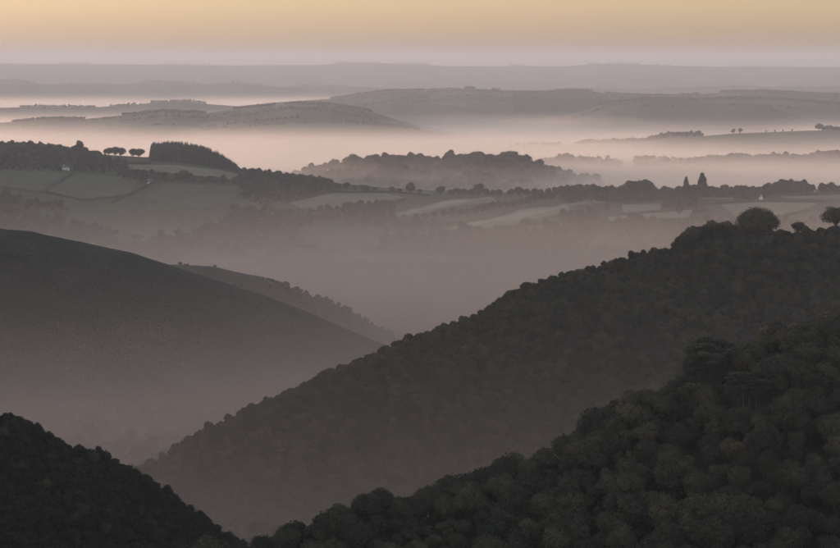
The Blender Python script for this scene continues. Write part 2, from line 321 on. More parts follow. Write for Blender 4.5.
def mist_mat(name, color, g, dens, z0, hscale, nz_scale, nz_amp, y_in, y_out, y_pts, step, ztop):
    """mist that lies below a gently uneven level z0 and thins out above it; y_pts = [(y, factor, level shift)]"""
    m, nn, ll, pv = vol_mat(name, color, g)
    ge = nn.new('ShaderNodeNewGeometry'); sx = nn.new('ShaderNodeSeparateXYZ'); ll.new(ge.outputs['Position'], sx.inputs[0])
    mp = nn.new('ShaderNodeMapping'); mp.inputs['Scale'].default_value = (1, 0.6, 0.0); ll.new(ge.outputs['Position'], mp.inputs['Vector'])
    nz = nn.new('ShaderNodeTexNoise'); nz.inputs['Scale'].default_value = 1.0 / nz_scale; nz.inputs['Detail'].default_value = 4
    ll.new(mp.outputs[0], nz.inputs['Vector'])
    def math_(op, a, b=None, c=None):
        n = nn.new('ShaderNodeMath'); n.operation = op
        for i, q in enumerate((a, b, c)):
            if q is None: continue
            if isinstance(q, (int, float)): n.inputs[i].default_value = q
            else: ll.new(q, n.inputs[i])
        return n.outputs[0]
    y = sx.outputs['Y']; z = sx.outputs['Z']
    ymin, ymax = y_pts[0][0], y_pts[-1][0]
    fy = math_('DIVIDE', math_('SUBTRACT', y, ymin), ymax - ymin)
    def curve(vals, lo, hi):
        r = ramp(nn, [((p - ymin) / (ymax - ymin), ((q - lo) / (hi - lo),) * 3) for p, q in vals])
        ll.new(fy, r.inputs['Fac'])
        return math_('MULTIPLY_ADD', r.outputs[0], hi - lo, lo)
    amount = curve([(p[0], p[1]) for p in y_pts], 0.0, 1.0)
    shift = curve([(p[0], p[2]) for p in y_pts], -100.0, 100.0)
    lvl = math_('ADD', math_('MULTIPLY_ADD', math_('SUBTRACT', nz.outputs['Fac'], 0.5), 2 * nz_amp, z0), shift)
    e = math_('DIVIDE', math_('SUBTRACT', lvl, z), hscale)        # > 0 below the level
    e = math_('MINIMUM', e, 0.0)
    d = math_('POWER', 2.7183, e)
    d = math_('SUBTRACT', d, 0.02)                                # reaches nothing at a finite height
    d = math_('MAXIMUM', d, 0.0)
    d = math_('MULTIPLY', math_('MULTIPLY', d, amount), dens)
    ll.new(d, pv.inputs['Density'])
    m.cycles.volume_step_rate = step
    return m
mg = mist_mat('gorge_mist', (0.99, 0.755, 0.66), 0.3, 0.0027, 66, 34, 220, 20, 0, 0,
              [(650, 0.0, 0), (980, 0.8, 20), (1350, 0.9, 10), (1950, 0.5, -22), (2300, 1.0, 15), (2700, 0.42, 5), (3150, 0.0, 0)], 0.4, 220)
tag(box('mist', -1100, 1100, 650, 3150, -40, 268, mg), 'thin brownish mist lying in the bottom of the wooded gorge', 'mist', kind='stuff')
ml = mist_mat('lowland_mist', (0.99, 0.88, 0.82), 0.35, 0.004, 40, 17, 650, 20, 0, 0,
              [(2300, 0.0, 30), (2700, 0.10, 32), (3600, 0.055, 22), (4250, 0.055, 10), (4700, 0.5, 0), (5200, 1.0, 0), (8900, 1.0, 0), (10300, 0.3, -6), (15500, 0.2, -6), (17000, 0.0, 0)], 0.17, 150)
tag(box('mist', -6500, 6500, 2300, 17000, -40, 160, ml), 'bright pink mist filling the lowland valleys like a sea', 'mist', kind='stuff')

# ------------------------------------------------------------------ tree kinds (meshes shared by all copies of a kind)
def ico(sub):
    import bmesh
    bm = bmesh.new(); bmesh.ops.create_icosphere(bm, subdivisions=sub, radius=1.0)
    v = np.array([q.co[:] for q in bm.verts]); f = [tuple(x.index for x in p.verts) for p in bm.faces]
    bm.free(); return v, f
ICO1, ICO1F = ico(1); ICO2, ICO2F = ico(2)
class MB:
    def __init__(s): s.v = []; s.f = []; s.n = 0
    def add(s, v, f):
        s.v.append(np.asarray(v, float)); s.f += [tuple(i + s.n for i in q) for q in f]; s.n += len(v)
    def tube(s, pts, rad, k=6):
        pts = np.asarray(pts, float); V = []; Fc = []
        for i, p in enumerate(pts):
            d = pts[min(i + 1, len(pts) - 1)] - pts[max(i - 1, 0)]; d /= np.linalg.norm(d) + 1e-9
            q = np.cross(d, [0.31, 0.95, 0.05]); q /= np.linalg.norm(q) + 1e-9; w = np.cross(d, q)
            for j in range(k):
                t = 2 * math.pi * j / k; V.append(p + rad[i] * (q * math.cos(t) + w * math.sin(t)))
        for i in range(len(pts) - 1):
            for j in range(k): Fc.append((i * k + j, i * k + (j + 1) % k, (i + 1) * k + (j + 1) % k, (i + 1) * k + j))
        Fc.append(tuple(range(k - 1, -1, -1))); Fc.append(tuple((len(pts) - 1) * k + j for j in range(k)))
        s.add(V, Fc)
    def leaves(s, P, N, size, r, tilt=0.9):
        """one leaf spray (quad) at each point, facing roughly along the normal"""
        n = len(P); N = N + r.normal(0, tilt * 0.5, (n, 3)); N /= np.linalg.norm(N, axis=1)[:, None] + 1e-9
        A = np.cross(N, r.normal(0, 1, (n, 3))); A /= np.linalg.norm(A, axis=1)[:, None] + 1e-9; B = np.cross(N, A)
        sz = size * r.uniform(0.55, 1.3, (n, 1)); st = r.uniform(0.6, 1.0, (n, 1))
        V = np.stack([P - A * sz, P - B * sz * st + N * sz * .25, P + A * sz, P + B * sz * st + N * sz * .25], 1).reshape(-1, 3)
        s.add(V, [(4 * i, 4 * i + 1, 4 * i + 2, 4 * i + 3) for i in range(n)])
    def mesh(s, name, mat, smooth=False): return mesh_from(name, np.concatenate(s.v).tolist(), s.f, mat, smooth)

def broadleaf(name, seed, h, w, base, nl, nleaf, leaf, mat, dome=False, lob=0.40):
    """returns (trunk mesh, crown mesh) for a tree h high and w wide, crown starting at height base"""
    r = np.random.default_rng(seed)
    cz = (h + base) / 2; hz = (h - base) / 2; hw = w / 2
    L = []
    for i in range(nl):
        d = r.normal(0, 1, 3); d /= np.linalg.norm(d)
        if d[2] < -0.35: d[2] *= -0.6
        rr = r.uniform(0.35, 0.72) if not dome else r.uniform(0.55, 0.66)
        lr = lob * r.uniform(0.7, 1.15) * min(hw, hz * 1.3) if not dome else lob * r.uniform(0.85, 1.05) * min(hw, hz * 1.3)
        c = np.array([d[0] * rr * hw, d[1] * rr * hw, cz + d[2] * rr * hz])
        L.append((c, lr * np.array([1.1, 1.1, 0.85])))
    L.append((np.array([0, 0, cz]), np.array([hw * .6, hw * .6, hz * .75])))
    cr = MB()
    for c, lr in L:
        k = ICO1 * (1 + 0.16 * r.normal(0, 1, (len(ICO1), 1))); cr.add(c + k * lr * 0.78, ICO1F)
    wts = np.array([l[1][0] ** 2 for l in L]); wts /= wts.sum()
    P = []; N = []
    for (c, lr), wt in zip(L, wts):
        n = int(nleaf * wt * 1.6) + 8
        d = r.normal(0, 1, (n, 3)); d /= np.linalg.norm(d, axis=1)[:, None]
        p = c + d * lr * (0.80 + 0.42 * r.random((n, 1)) ** 1.3)
        ok = np.ones(n, bool)
        for c2, l2 in L:
            ok &= (((p - c2) / (l2 * 0.79)) ** 2).sum(1) > 1.0
        ok &= (p[:, 2] > base * 0.7)
        P.append(p[ok]); N.append(d[ok])
    cr.leaves(np.concatenate(P), np.concatenate(N), leaf, r)
    tk = MB(); lean = r.normal(0, 0.03 * h, 2)
    tr = 0.028 * h + 0.05
    tk.tube([(0, 0, -1.5), (0, 0, 0.2), (lean[0] * .3, lean[1] * .3, base * .8 + .3), (lean[0] * .7, lean[1] * .7, cz), (lean[0], lean[1], h * .85)], [tr * 1.5, tr * 1.15, tr * .85, tr * .5, tr * .12], 7)
    for c, lr in L[:6]:
        z0 = max(0.5, base * r.uniform(.7, 1.1)); tk.tube([(lean[0] * .4, lean[1] * .4, z0), (c[0] * .5, c[1] * .5, (z0 + c[2]) / 2 + .3), tuple(c)], [tr * .5, tr * .33, tr * .1], 5)
    return tk.mesh(name + '_trunk', M['bark'], True), cr.mesh(name + '_crown', mat)
def spruce(name, seed, h, w, nleaf, tiers=11, leaf=1.0):
    r = np.random.default_rng(seed); cr = MB()
    P = []; N = []
    for i in range(tiers):
        f = i / (tiers - 1); z = h * (0.10 + 0.86 * f); rad = w / 2 * (1 - f) ** 0.85 + 0.25
        nb = max(5, int(11 * (1 - f) + 4)); ph = r.uniform(0, 6.28)
        V = []; Fc = []
        for j in range(nb):
            t = ph + 2 * math.pi * j / nb + r.normal(0, .12); q = rad * r.uniform(.72, 1.12)
            tip = np.array([math.cos(t) * q, math.sin(t) * q, z - 0.16 * q - .1]); m = len(V)
            sd = np.array([-math.sin(t), math.cos(t), 0]) * q * 0.28
            root = np.array([0, 0, z + 0.12 * q]); mid = tip * .6 + root * .4
            V += [root, mid + sd - [0, 0, .15], tip, mid - sd - [0, 0, .15], mid + [0, 0, .22]]
            Fc += [(m, m + 1, m + 4), (m + 1, m + 2, m + 4), (m + 2, m + 3, m + 4), (m + 3, m, m + 4)]
            n = max(3, int(nleaf / tiers / nb)); u = r.uniform(.2, 1.05, (n, 1))
            P.append(root + (tip - root) * u + r.normal(0, .10 * rad + .05, (n, 3))); N.append(np.tile([math.cos(t) * .5, math.sin(t) * .5, .8], (n, 1)))
        cr.add(V, Fc)
    cr.leaves(np.concatenate(P), np.concatenate(N), (w * .055 + .1) * leaf, r)
    k = 8; core = [(math.cos(6.283 * j / k) * w * .27, math.sin(6.283 * j / k) * w * .27, h * .12) for j in range(k)] + [(0, 0, h * .99)]
    cr.add(core, [(j, (j + 1) % k, k) for j in range(k)])
    tk = MB(); tk.tube([(0, 0, -1.5), (0, 0, h * .1), (0, 0, h * .6), (0, 0, h * 1.0)], [h * .022, h * .018, h * .010, .03], 6)
    return tk.mesh(name + '_trunk', M['bark'], True), cr.mesh(name + '_crown', M['needle'])
def pine(name, seed, h, w, clear=0.45):
    """bare stem with flat, layered needle pads towards the top"""
    r = np.random.default_rng(seed); cr = MB(); tk = MB()
    lean = r.normal(0, .025 * h, 2); st = lambda f: np.array([lean[0] * f * f, lean[1] * f * f, h * f])
    tk.tube([st(0) - [0, 0, 1.5], st(.02), st(.3), st(.6), st(.97)], [h * .022, h * .018, h * .014, h * .010, h * .003], 7)
    P = []; N = []
    for i in range(13):
        f = clear + (0.97 - clear) * (i / 12) ** 0.8; t = r.uniform(0, 6.28) if i < 12 else 0
        reach = w / 2 * r.uniform(.45, 1.0) * (1.0 - .75 * max(0, (f - .72) / .28)) if i < 12 else 0
        b = st(f); c = b + [math.cos(t) * reach, math.sin(t) * reach, reach * r.uniform(.12, .4)]
        tk.tube([b, (b + c) / 2 + [0, 0, .1], c], [h * .007, h * .005, h * .002], 4)
        lr = np.array([1, 1, .36]) * w * r.uniform(.17, .26)
        cr.add(c + ICO1 * (1 + .2 * r.normal(0, 1, (len(ICO1), 1))) * lr * .8, ICO1F)
        n = 130; d = r.normal(0, 1, (n, 3)); d /= np.linalg.norm(d, axis=1)[:, None]
        P.append(c + d * lr * r.uniform(.8, 1.25, (n, 1))); N.append(d + [0, 0, .4])
    cr.leaves(np.concatenate(P), np.concatenate(N), .26, r)
    return tk.mesh(name + '_trunk', M['pinebark'], True), cr.mesh(name + '_crown', M['needle'])

def plant(kind, loc, rz, s, name, label, cat='tree', group=None, sz=None):
    """a tree of its own: an Empty at its foot with trunk and crown, meshes shared with its kind"""
    e = empty(name, tuple(loc), rz, s)
    if sz: e.scale = (s * sz[0], s * sz[1], s * sz[2])
    obj('trunk', kind[0], e); obj('crown', kind[1], e)
    return tag(e, label, cat, group)

# scattered masses of trees too many to count: geometry-node instances of joined tree meshes
def joined(name, kind):
    """trunk and crown in one mesh object that stays outside the scene, as the source of a mass"""
    me = bpy.data.meshes.new(name)
    V = []; Fc = []; mi = []; n = 0
    for k, q in enumerate(kind):
        co = np.empty(len(q.vertices) * 3); q.vertices.foreach_get('co', co); V.append(co.reshape(-1, 3))
        Fc += [tuple(i + n for i in p.vertices) for p in q.polygons]; mi += [k] * len(q.polygons); n += len(q.vertices)
    me.from_pydata(np.concatenate(V).tolist(), [], Fc)
    for q in kind: me.materials.append(q.materials[0])
    me.polygons.foreach_set('material_index', mi); me.update()
    return bpy.data.objects.new(name, me)
def source(name, kinds):
    c = bpy.data.collections.new(name)
    for i, k in enumerate(kinds): c.objects.link(joined('%s_%02d' % (name, i), k))
    return c
def mass(name, P, S, src, label, cat=None, zv=(.8, 1.25)):
    """P points, S sizes; one 'stuff' object"""
    P = np.asarray(P, float); n = len(P)
    me = bpy.data.meshes.new(name); me.vertices.add(n); me.vertices.foreach_set('co', P.ravel().astype(np.float32))
    k = len(src.objects)
    for nm, ty, val in (('size', 'FLOAT_VECTOR', np.stack([S * rng.uniform(.88, 1.15, n), S * rng.uniform(.88, 1.15, n), S * rng.uniform(zv[0], zv[1], n)], 1).astype(np.float32)), ('turn', 'FLOAT', rng.uniform(0, 6.283, n).astype(np.float32)), ('pick', 'INT', rng.integers(0, k, n).astype(np.int32))):
        at = me.attributes.new(nm, ty, 'POINT'); at.data.foreach_set('vector' if ty == 'FLOAT_VECTOR' else 'value', val.ravel())
    o = obj(name, me)
    ng = bpy.data.node_groups.new(name + '_scatter', 'GeometryNodeTree')
    ng.interface.new_socket('Geometry', in_out='INPUT', socket_type='NodeSocketGeometry'); ng.interface.new_socket('Geometry', in_out='OUTPUT', socket_type='NodeSocketGeometry')
    nn = ng.nodes; ll = ng.links
    gi = nn.new('NodeGroupInput'); go = nn.new('NodeGroupOutput'); ip = nn.new('GeometryNodeInstanceOnPoints'); ci = nn.new('GeometryNodeCollectionInfo')
    ci.inputs['Collection'].default_value = src; ci.inputs['Separate Children'].default_value = True; ci.inputs['Reset Children'].default_value = True
    def attr(nm, ty):
        a = nn.new('GeometryNodeInputNamedAttribute'); a.data_type = ty; a.inputs['Name'].default_value = nm; return a.outputs['Attribute']
    cx = nn.new('ShaderNodeCombineXYZ'); ll.new(attr('turn', 'FLOAT'), cx.inputs['Z'])
    ll.new(gi.outputs[0], ip.inputs['Points']); ll.new(ci.outputs[0], ip.inputs['Instance'])
    ip.inputs['Pick Instance'].default_value = True
    ll.new(attr('pick', 'INT'), ip.inputs['Instance Index']); ll.new(cx.outputs[0], ip.inputs['Rotation']); ll.new(attr('size', 'FLOAT_VECTOR'), ip.inputs['Scale'])
    ll.new(ip.outputs[0], go.inputs[0])
    md = o.modifiers.new('scatter', 'NODES'); md.node_group = ng
    return tag(o, label, cat, kind='stuff')
def scatter(key, amin, amax, tmin, tmax, spacing, jitter=0.42, keep=None, pts=None):
    """jittered grid of points over part of a hill; t is the distance from its crest line (negative in front)"""
    hl = HILLS[key]; Dm = hl.D.mean()
    xs = np.arange(amin * (Dm + 400), amax * (Dm + 400), spacing); ys = np.arange(hl.D.min() + tmin, hl.D.max() + tmax, spacing)
    X, Y = np.meshgrid(xs, ys); X = X + (np.arange(len(ys)) % 2)[:, None] * spacing * .5
    X = (X + rng.uniform(-jitter, jitter, X.shape) * spacing).ravel(); Y = (Y + rng.uniform(-jitter, jitter, Y.shape) * spacing).ravel()
    a = X / Y; D, _ = hl.crest(a); t = Y - D
    m = (a > amin) & (a < amax) & (t > tmin) & (t < tmax)
    X, Y, t, a = X[m], Y[m], t[m], a[m]
    Z = hl.h(X, Y); m = Z > H(X, Y, skip=(key,)) - 1.0
    X, Y, Z, t = X[m], Y[m], Z[m], t[m]
    if keep is not None:
        u, v = to_pix(X, Y, Z); m = keep(X, Y, Z, t, u, v); X, Y, Z, t = X[m], Y[m], Z[m], t[m]
    return np.stack([X, Y, Z], 1), t

# kinds: near trees are finely leaved, far ones coarser
NEAR = [broadleaf('oak_%d' % i, 100 + i, 9.5 + (i % 3) * .9, 8.0 + (i % 4) * .9, 1.6, (9, 16, 24, 12, 30, 18, 14)[i], 2900, 0.30, M['leaf'], lob=(.5, .40, .33, .46, .30, .38, .43)[i]) for i in range(7)]
NEAR_AUT = [broadleaf('beech_%d' % i, 140 + i, 9.0, 8.4, 1.6, 15, 2600, 0.30, M['autumn']) for i in range(2)]
MIDT = [broadleaf('midwood_%d' % i, 200 + i, 8.6 + (i % 3), 8.2 + (i % 2), 1.2, 11 + i, 1500, 0.46, M['leaf']) for i in range(6)]
M['heather'] = leaf_mat('heather', [(0.0, (0.022, 0.020, 0.016)), (0.5, (0.034, 0.031, 0.023)), (1.0, (0.050, 0.044, 0.030))])
HEATH = [broadleaf('heather_%d' % i, 330 + i, 2.2 + .4 * (i % 3), 4.0, -.6, 8, 300, 0.28, M['heather']) for i in range(3)]
BUSH = [broadleaf('bush_%d' % i, 300 + i, 3.0 + .5 * (i % 3), 3.8, 0.1, 8, 500, 0.22, M['scrub']) for i in range(5)]
FART = [broadleaf('fartree_%d' % i, 400 + i, 12.5 + 1.5 * (i % 3), 11 + (i % 3), 1.4, 10 + i, 650, 0.85, M['leaf']) for i in range(6)]
LONE = [spruce('lone_conifer_%d' % i, 520 + i, 20.0, 8.0, 3600, 19, 1.5) for i in range(2)]
SPR = [spruce('spruce_%d' % i, 500 + i, 20.0, 7.0, 900) for i in range(3)]
PIN = [pine('pine_%d' % i, 540 + i, 15.0, 9.0) for i in range(4)]
S_NEAR = source('near_tree_kinds', NEAR); S_MID = source('mid_tree_kinds', MIDT + MIDT); S_BUSH = source('bush_kinds', BUSH)
S_HEATH = source('heather_kinds', HEATH); S_FAR = source('far_tree_kinds', FART); S_SPR = source('spruce_kinds', SPR)

# ------------------------------------------------------------------ the near wood: the 300 trees that show largest, each its own
P, t = scatter('near_right', -0.2, 0.27, -300, 40, 6.0)
u, v = to_pix(P[:, 0], P[:, 1], P[:, 2])
S = (0.52 + 0.68 * rng.random(len(P)) ** 1.5) * (1 + 0.18 * fbm(P[:, 0], P[:, 1], 30, 77))
pinezone = (u > 674) & (u < 726) & (t > -9) & (t < 14) | (np.hypot((u - 745) / 1.2, v - 405) < 17)
P, S, t, u, v = P[~pinezone], S[~pinezone], t[~pinezone], u[~pinezone], v[~pinezone]
inview = (u > -12) & (u < 852) & (v > 250) & (v < 566) & (t < 12)
order = np.argsort(np.where(inview, -S / P[:, 1], 1.0)); own = order[:300]; rest = order[300:]
rest = rest[(P[rest, 1] > 480)]
aut = [(704, 472), (634, 434), (690, 482), (612, 415), (737, 450), (668, 430), (800, 470)]
for k in own:
    da = min(math.hypot(u[k] - p - 0, v[k] - q - 12) for p, q in aut)
    if da < 13:
        plant(NEAR_AUT[k % 2], P[k] - [0, 0, .2], rng.uniform(0, 6.28), S[k], 'broadleaf_tree', 'broadleaf tree with ochre-tinged leaves in the dark hillside wood', group='ochre-tinged trees in the hillside wood')
    else:
        if t[k] > -9: lb, gp = 'dark broadleaf tree on the rim of the hillside wood, outlined against the misty gorge', 'rim trees of the hillside wood'
        elif math.hypot(u[k] - 705, v[k] - 395) < 34: lb, gp = 'dark broadleaf tree growing below the tall pines in the hillside wood', 'trees below the tall pines'
        elif S[k] > 0.98: lb, gp = 'extra large spreading broadleaf tree inside the dark hillside wood', 'largest trees of the hillside wood'
        elif S[k] < 0.74: lb, gp = 'small round broadleaf tree tucked between bigger ones inside the hillside wood', 'small trees of the hillside wood'
        else: lb, gp = 'middle-sized dark green broadleaf tree inside the thick hillside wood', 'trees of the hillside wood'
        plant(NEAR[k % 7], P[k] - [0, 0, .2], rng.uniform(0, 6.28), S[k], 'broadleaf_tree', lb, group=gp, sz=(rng.uniform(.88, 1.15), rng.uniform(.88, 1.15), rng.uniform(.82, 1.22)))
mass('woodland', P[rest] - [0, 0, .2], S[rest], S_NEAR, 'rest of the dark hillside wood beyond its largest trees', 'wood')
# tall pines standing above the wood
for i, (pu, pd, ps) in enumerate([(682, 752, 1.0), (691, 757, 1.12), (701, 760, 1.32), (711, 763, 1.28), (720, 766, 1.12), (696, 768, 1.1)]):
    a = float(a_of(pu, 385)); x = a * pd; z = float(H(x, pd))
    plant(PIN[i % 4], (x, pd, z - .3), i * 1.7, ps, 'pine_tree', 'tall flat-topped pine standing above the edge of the hillside wood', group='pines above the hillside wood')
for i, (pu, pv) in enumerate([(738, 412), (743, 414), (749, 413), (756, 410)]):
    q = hit(pu, pv); plant(PIN[(i + 1) % 4], q - [0, 0, .3], i * 2.1, .86, 'pine_tree', 'pine with a bare trunk inside the hillside wood', group='bare-trunked pines in the hillside wood')

# ------------------------------------------------------------------ scrub on the other near slope, wood on the spur, moor bushes
P, t = scatter('near_left', -0.28, 0.0, -260, 25, 2.5)
S = rng.uniform(.5, 1.2, len(P)) * (1 + .5 * fbm(P[:, 0], P[:, 1], 22, 5))
mass('scrub', P - [0, 0, .1], S, S_BUSH, 'dense dark scrub covering the lower hillside', 'scrub')
def keep_spur(X, Y, Z, t, u, v):
    grassy = (u > 786) & (t > -7)
    return ~grassy & ~((np.abs(u - 757) < 17) & (t > -24) & (t < 4))
P, t = scatter('mid_spur', -0.16, 0.24, -290, 60, 4.5, keep=keep_spur)
S = (.36 + .5 * rng.random(len(P)) ** 1.5) * (1 + .35 * fbm(P[:, 0], P[:, 1], 45, 9)) * np.where(t > -14, .8, 1.0)
mass('woodland', P - np.stack([0 * S, 0 * S, .3 + 1.5 * S], 1), S, S_MID, 'even grey-green wood covering the long spur', 'wood')
def keep_moor(X, Y, Z, t, u, v):
    n = fbm(X, Y, 75, 15) + np.clip(-(t + 190) / 240, -.35, .7)
    return n > -0.9 + .6 * rng.random(len(X))
P, t = scatter('left_moor', -0.27, 0.03, -480, 60, 2.7, keep=keep_moor)
mass('scrub', P - [0, 0, .55], rng.uniform(.34, .56, len(P)) * np.interp(t, [-400, -120, 0], [1.25, .9, .6]), S_HEATH, 'thickets of low bushes and bracken on the moorland hill', 'scrub')
P, t = scatter('left_moor_far', -0.12, 0.03, -200, 40, 3.4, keep=lambda X, Y, Z, t, u, v: fbm(X, Y, 45, 19) + np.clip((u - 270) / 90, -.5, .8) > .35 * rng.random(len(X)))
mass('scrub', P - [0, 0, .3], rng.uniform(.35, .9, len(P)), S_HEATH, 'scrub thickening down the shoulder behind the moorland hill', 'scrub')
P, t = scatter('left_moor_far', -0.12, 0.03, -120, 20, 8.0, keep=lambda X, Y, Z, t, u, v: (u > 285) & (fbm(X, Y, 45, 19) > -.15))
mass('woodland', P - [0, 0, .3], rng.uniform(.3, .75, len(P)), S_MID, 'small trees at the low end of the shoulder', 'wood')

P, t = scatter('near_left', -0.28, 0.0, -240, 22, 8.5, keep=lambda X, Y, Z, t, u, v: fbm(X, Y, 40, 51) > -.1)
mass('woodland', P - [0, 0, .3], rng.uniform(.3, .62, len(P)), S_MID, 'small trees scattered through the dark scrub of the lower hillside', 'wood')

# single trees that stand out on the spur's crest and the moor
DOME = broadleaf('dome_oak', 611, 19.0, 26.0, -3.0, 70, 9500, 0.42, M['leaf'], dome=True, lob=.36)
EDGE = broadleaf('edge_oak', 612, 15.0, 17.0, 2.2, 26, 4200, 0.40, M['leaf'])
SLIM = broadleaf('slim_tree', 613, 9.5, 8.4, 1.0, 16, 1800, 0.36, M['leaf'])
def at(key, pu, pv, t=0.0):
    a = float(a_of(pu, pv)); D = float(HILLS[key].crest(a)[0]) + t
    return np.array([a * D, D, float(HILLS[key].h(a * D, D))])
plant(DOME, at('mid_spur', 757, 240, -12) + [0, 0, .8], .4, 1.0, 'oak_tree', 'big dome-shaped oak alone on the crest of the spur')
plant(EDGE, at('mid_spur', 836, 228, -6) - [0, 0, .4], 1.4, 1.0, 'oak_tree', 'large round oak beside the grassy top of the spur')
plant(SLIM, at('mid_spur', 798, 232, -8) - [0, 0, .3], 2.0, 1.0, 'small_tree', 'small upright tree between the dome-shaped oak and the large round oak')
for pu, s in ((783, .5), (788, .62), (811, .4)):
    plant(BUSH[1], at('mid_spur', pu, 234, -9) - [0, 0, .2], pu, s * 2, 'hawthorn_bush', 'low bush on the grassy crest near the dome-shaped oak', 'bush', 'bushes on the crest of the spur')
for pu, s in ((681, .95), (686, 1.05), (692, 1.25), (699, 1.2), (706, 1.15), (713, 1.2), (720, 1.2), (727, 1.1)):
    plant(MIDT[pu % 6], at('mid_spur', pu, 244, -5 + pu % 4) - [0, 0, .3], pu, s, 'broadleaf_tree', 'feathery tree in the clump next to the dome-shaped oak', group='trees in the clump beside the dome-shaped oak')
for pu, s in ((180, .42), (215, .36)):
    plant(SLIM, at('left_moor_far', pu, 265, -4) - [0, 0, .2], pu, s, 'thorn_tree', 'small lone thorn tree on the bare crest of the shoulder', group='thorn trees on the shoulder crest')

# ------------------------------------------------------------------ farmed hill: fields, hedges, woods, trees, houses
def resample(pts, n):
    p = np.asarray(pts, float); d = np.r_[0, np.cumsum(np.hypot(*np.diff(p, axis=0).T))]; q = np.linspace(0, d[-1], n)
    return np.stack([np.interp(q, d, p[:, 0]), np.interp(q, d, p[:, 1])], 1)
def inside(u, v, poly):
    p = np.asarray(poly, float); r = np.zeros(u.shape, bool); j = len(p) - 1
    for i in range(len(p)):
        c = ((p[i, 1] > v) != (p[j, 1] > v)) & (u < (p[j, 0] - p[i, 0]) * (v - p[i, 1]) / (p[j, 1] - p[i, 1] + 1e-12) + p[i, 0])
        r ^= c; j = i
    return r
def field(top, bottom, mat, label, n=14, m=6):
    T = [hit(*q, ymin=2600) for q in resample(top, n)]; B = [hit(*q, ymin=2600) for q in resample(bottom, n)]
    T = np.array(T); B = np.array(B); w = np.linspace(0, 1, m)[:, None, None]
    G = T[None] * (1 - w) + B[None] * w
    X, Y = G[..., 0], G[..., 1]
    o = obj('field', grid_mesh('field', X, Y, H(X, Y) + 0.7, M[mat]))
    return tag(o, label, kind='structure')
field([(0, 171), (67, 173)], [(0, 187), (42, 192)], 'pasture', 'dull green field below the dark wood at the farmhouse')
field([(73, 174), (140, 178)], [(46, 192), (84, 200), (130, 195)], 'pasture', 'dull green field between the farmhouse and the white cottage')
field([(107, 158), (148, 159)], [(112, 162), (149, 162.5)], 'pasture', 'narrow green field under the row of round trees beside the plantation')
field([(127, 165), (174, 165.3), (220, 170.5), (240, 174.5)], [(134, 170), (187, 175), (229, 180)], 'stubble', 'long pale field below the conifer plantation')
field([(164, 184), (240, 185.5)], [(146, 200), (200, 209), (236, 197)], 'pasture', 'wide green field fading into mist below the long pale field')
field([(290, 203), (330, 194), (390, 194), (404, 197.5)], [(300, 208.5), (340, 208.5), (404, 199)], 'stubble', 'rounded pale field under the hedge in the middle of the farmed hill')
field([(390, 189.8), (432, 193.2)], [(390, 190.8), (432, 194.6)], 'stubble', 'thin sliver of pale field just under the hill crest')
field([(395, 214), (440, 202), (492, 197)], [(402, 219), (450, 207), (497, 202)], 'stubble', 'pale misty field between two slanting rows of trees')
field([(450, 228), (500, 217), (545, 209), (565, 205)], [(470, 231), (520, 222), (560, 214), (574, 210)], 'stubble', 'pale misty wedge of field above the lowest row of trees')
field([(622, 205), (660, 204)], [(623, 213), (662, 212)], 'stubble', 'small square pale field in front of the two dark conifers')
field([(600, 218), (694, 210)], [(603, 222), (687, 218)], 'stubble', 'slanting pale strip of field below the small square field')
field([(720, 205), (760, 202.5), (819, 203.5)], [(740, 220), (774, 217), (808, 210)], 'stubble', 'large pale field behind the dome-shaped oak')
field([(777, 197), (845, 195)], [(790, 199), (845, 199.5)], 'stubble', 'narrow pale field next to the white barn')
field([(700, 198), (733, 198)], [(702, 199.6), (733, 199.4)], 'stubble', 'thin pale strip of field behind the white cottage gable')

def hedge(pts, label, h=3.2, w=3.6, seed=0):
    r = np.random.default_rng(abs(hash(str(pts))) % 9999 if False else int(pts[0][0] * 7 + pts[0][1]))
    q = np.array([hit(*p, ymin=2600) for p in resample(pts, 24)])[:, :2]
    L = np.hypot(*np.diff(q, axis=0).T).sum(); q = resample(q, max(6, int(L / 3.0)))
    d = np.gradient(q, axis=0); nrm = np.stack([-d[:, 1], d[:, 0]], 1); nrm /= np.linalg.norm(nrm, axis=1)[:, None] + 1e-9
    z = H(q[:, 0], q[:, 1]); k = 7; V = []; Fc = []; n = len(q)
    prof = [(-.5, -.3), (-.62, .35), (-.4, .85), (0, 1.05), (.4, .85), (.62, .35), (.5, -.3)]
    hh = h * (0.8 + .5 * np.abs(fbm(q[:, 0], q[:, 1], 14, 3, 2)) + .25 * r.random(n))
    for i in range(n):
        for px, pz in prof:
            o2 = q[i] + nrm[i] * px * w * (1 + r.normal(0, .12)); V.append((o2[0], o2[1], z[i] + pz * hh[i] * (1 + r.normal(0, .08))))
    for i in range(n - 1):
        for j in range(k - 1): Fc.append((i * k + j, i * k + j + 1, (i + 1) * k + j + 1, (i + 1) * k + j))
    Fc.append(tuple(range(k))); Fc.append(tuple((n - 1) * k + j for j in range(k - 1, -1, -1)))
    mb = MB(); mb.add(V, Fc)
    V = np.array(V); idx = r.integers(0, len(V), n * 9); P_ = V[idx] + r.normal(0, .5, (len(idx), 3)); P_[:, 2] = np.maximum(P_[:, 2], z.min() - 2)
    mb.leaves(P_, r.normal(0, 1, (len(idx), 3)) + [0, 0, .5], .8, r)
    e = empty('hedge', (float(q[0, 0]), float(q[0, 1]), float(z[0])))
    me = mb.mesh('hedge', M['leaf']); me.transform(Matrix.Translation((-q[0, 0], -q[0, 1], -z[0])))
    bpy.data.objects.remove(e); o = obj('hedge', me); o.location = (float(q[0, 0]), float(q[0, 1]), float(z[0]))
    return tag(o, label, 'hedge', 'hedges between the fields')
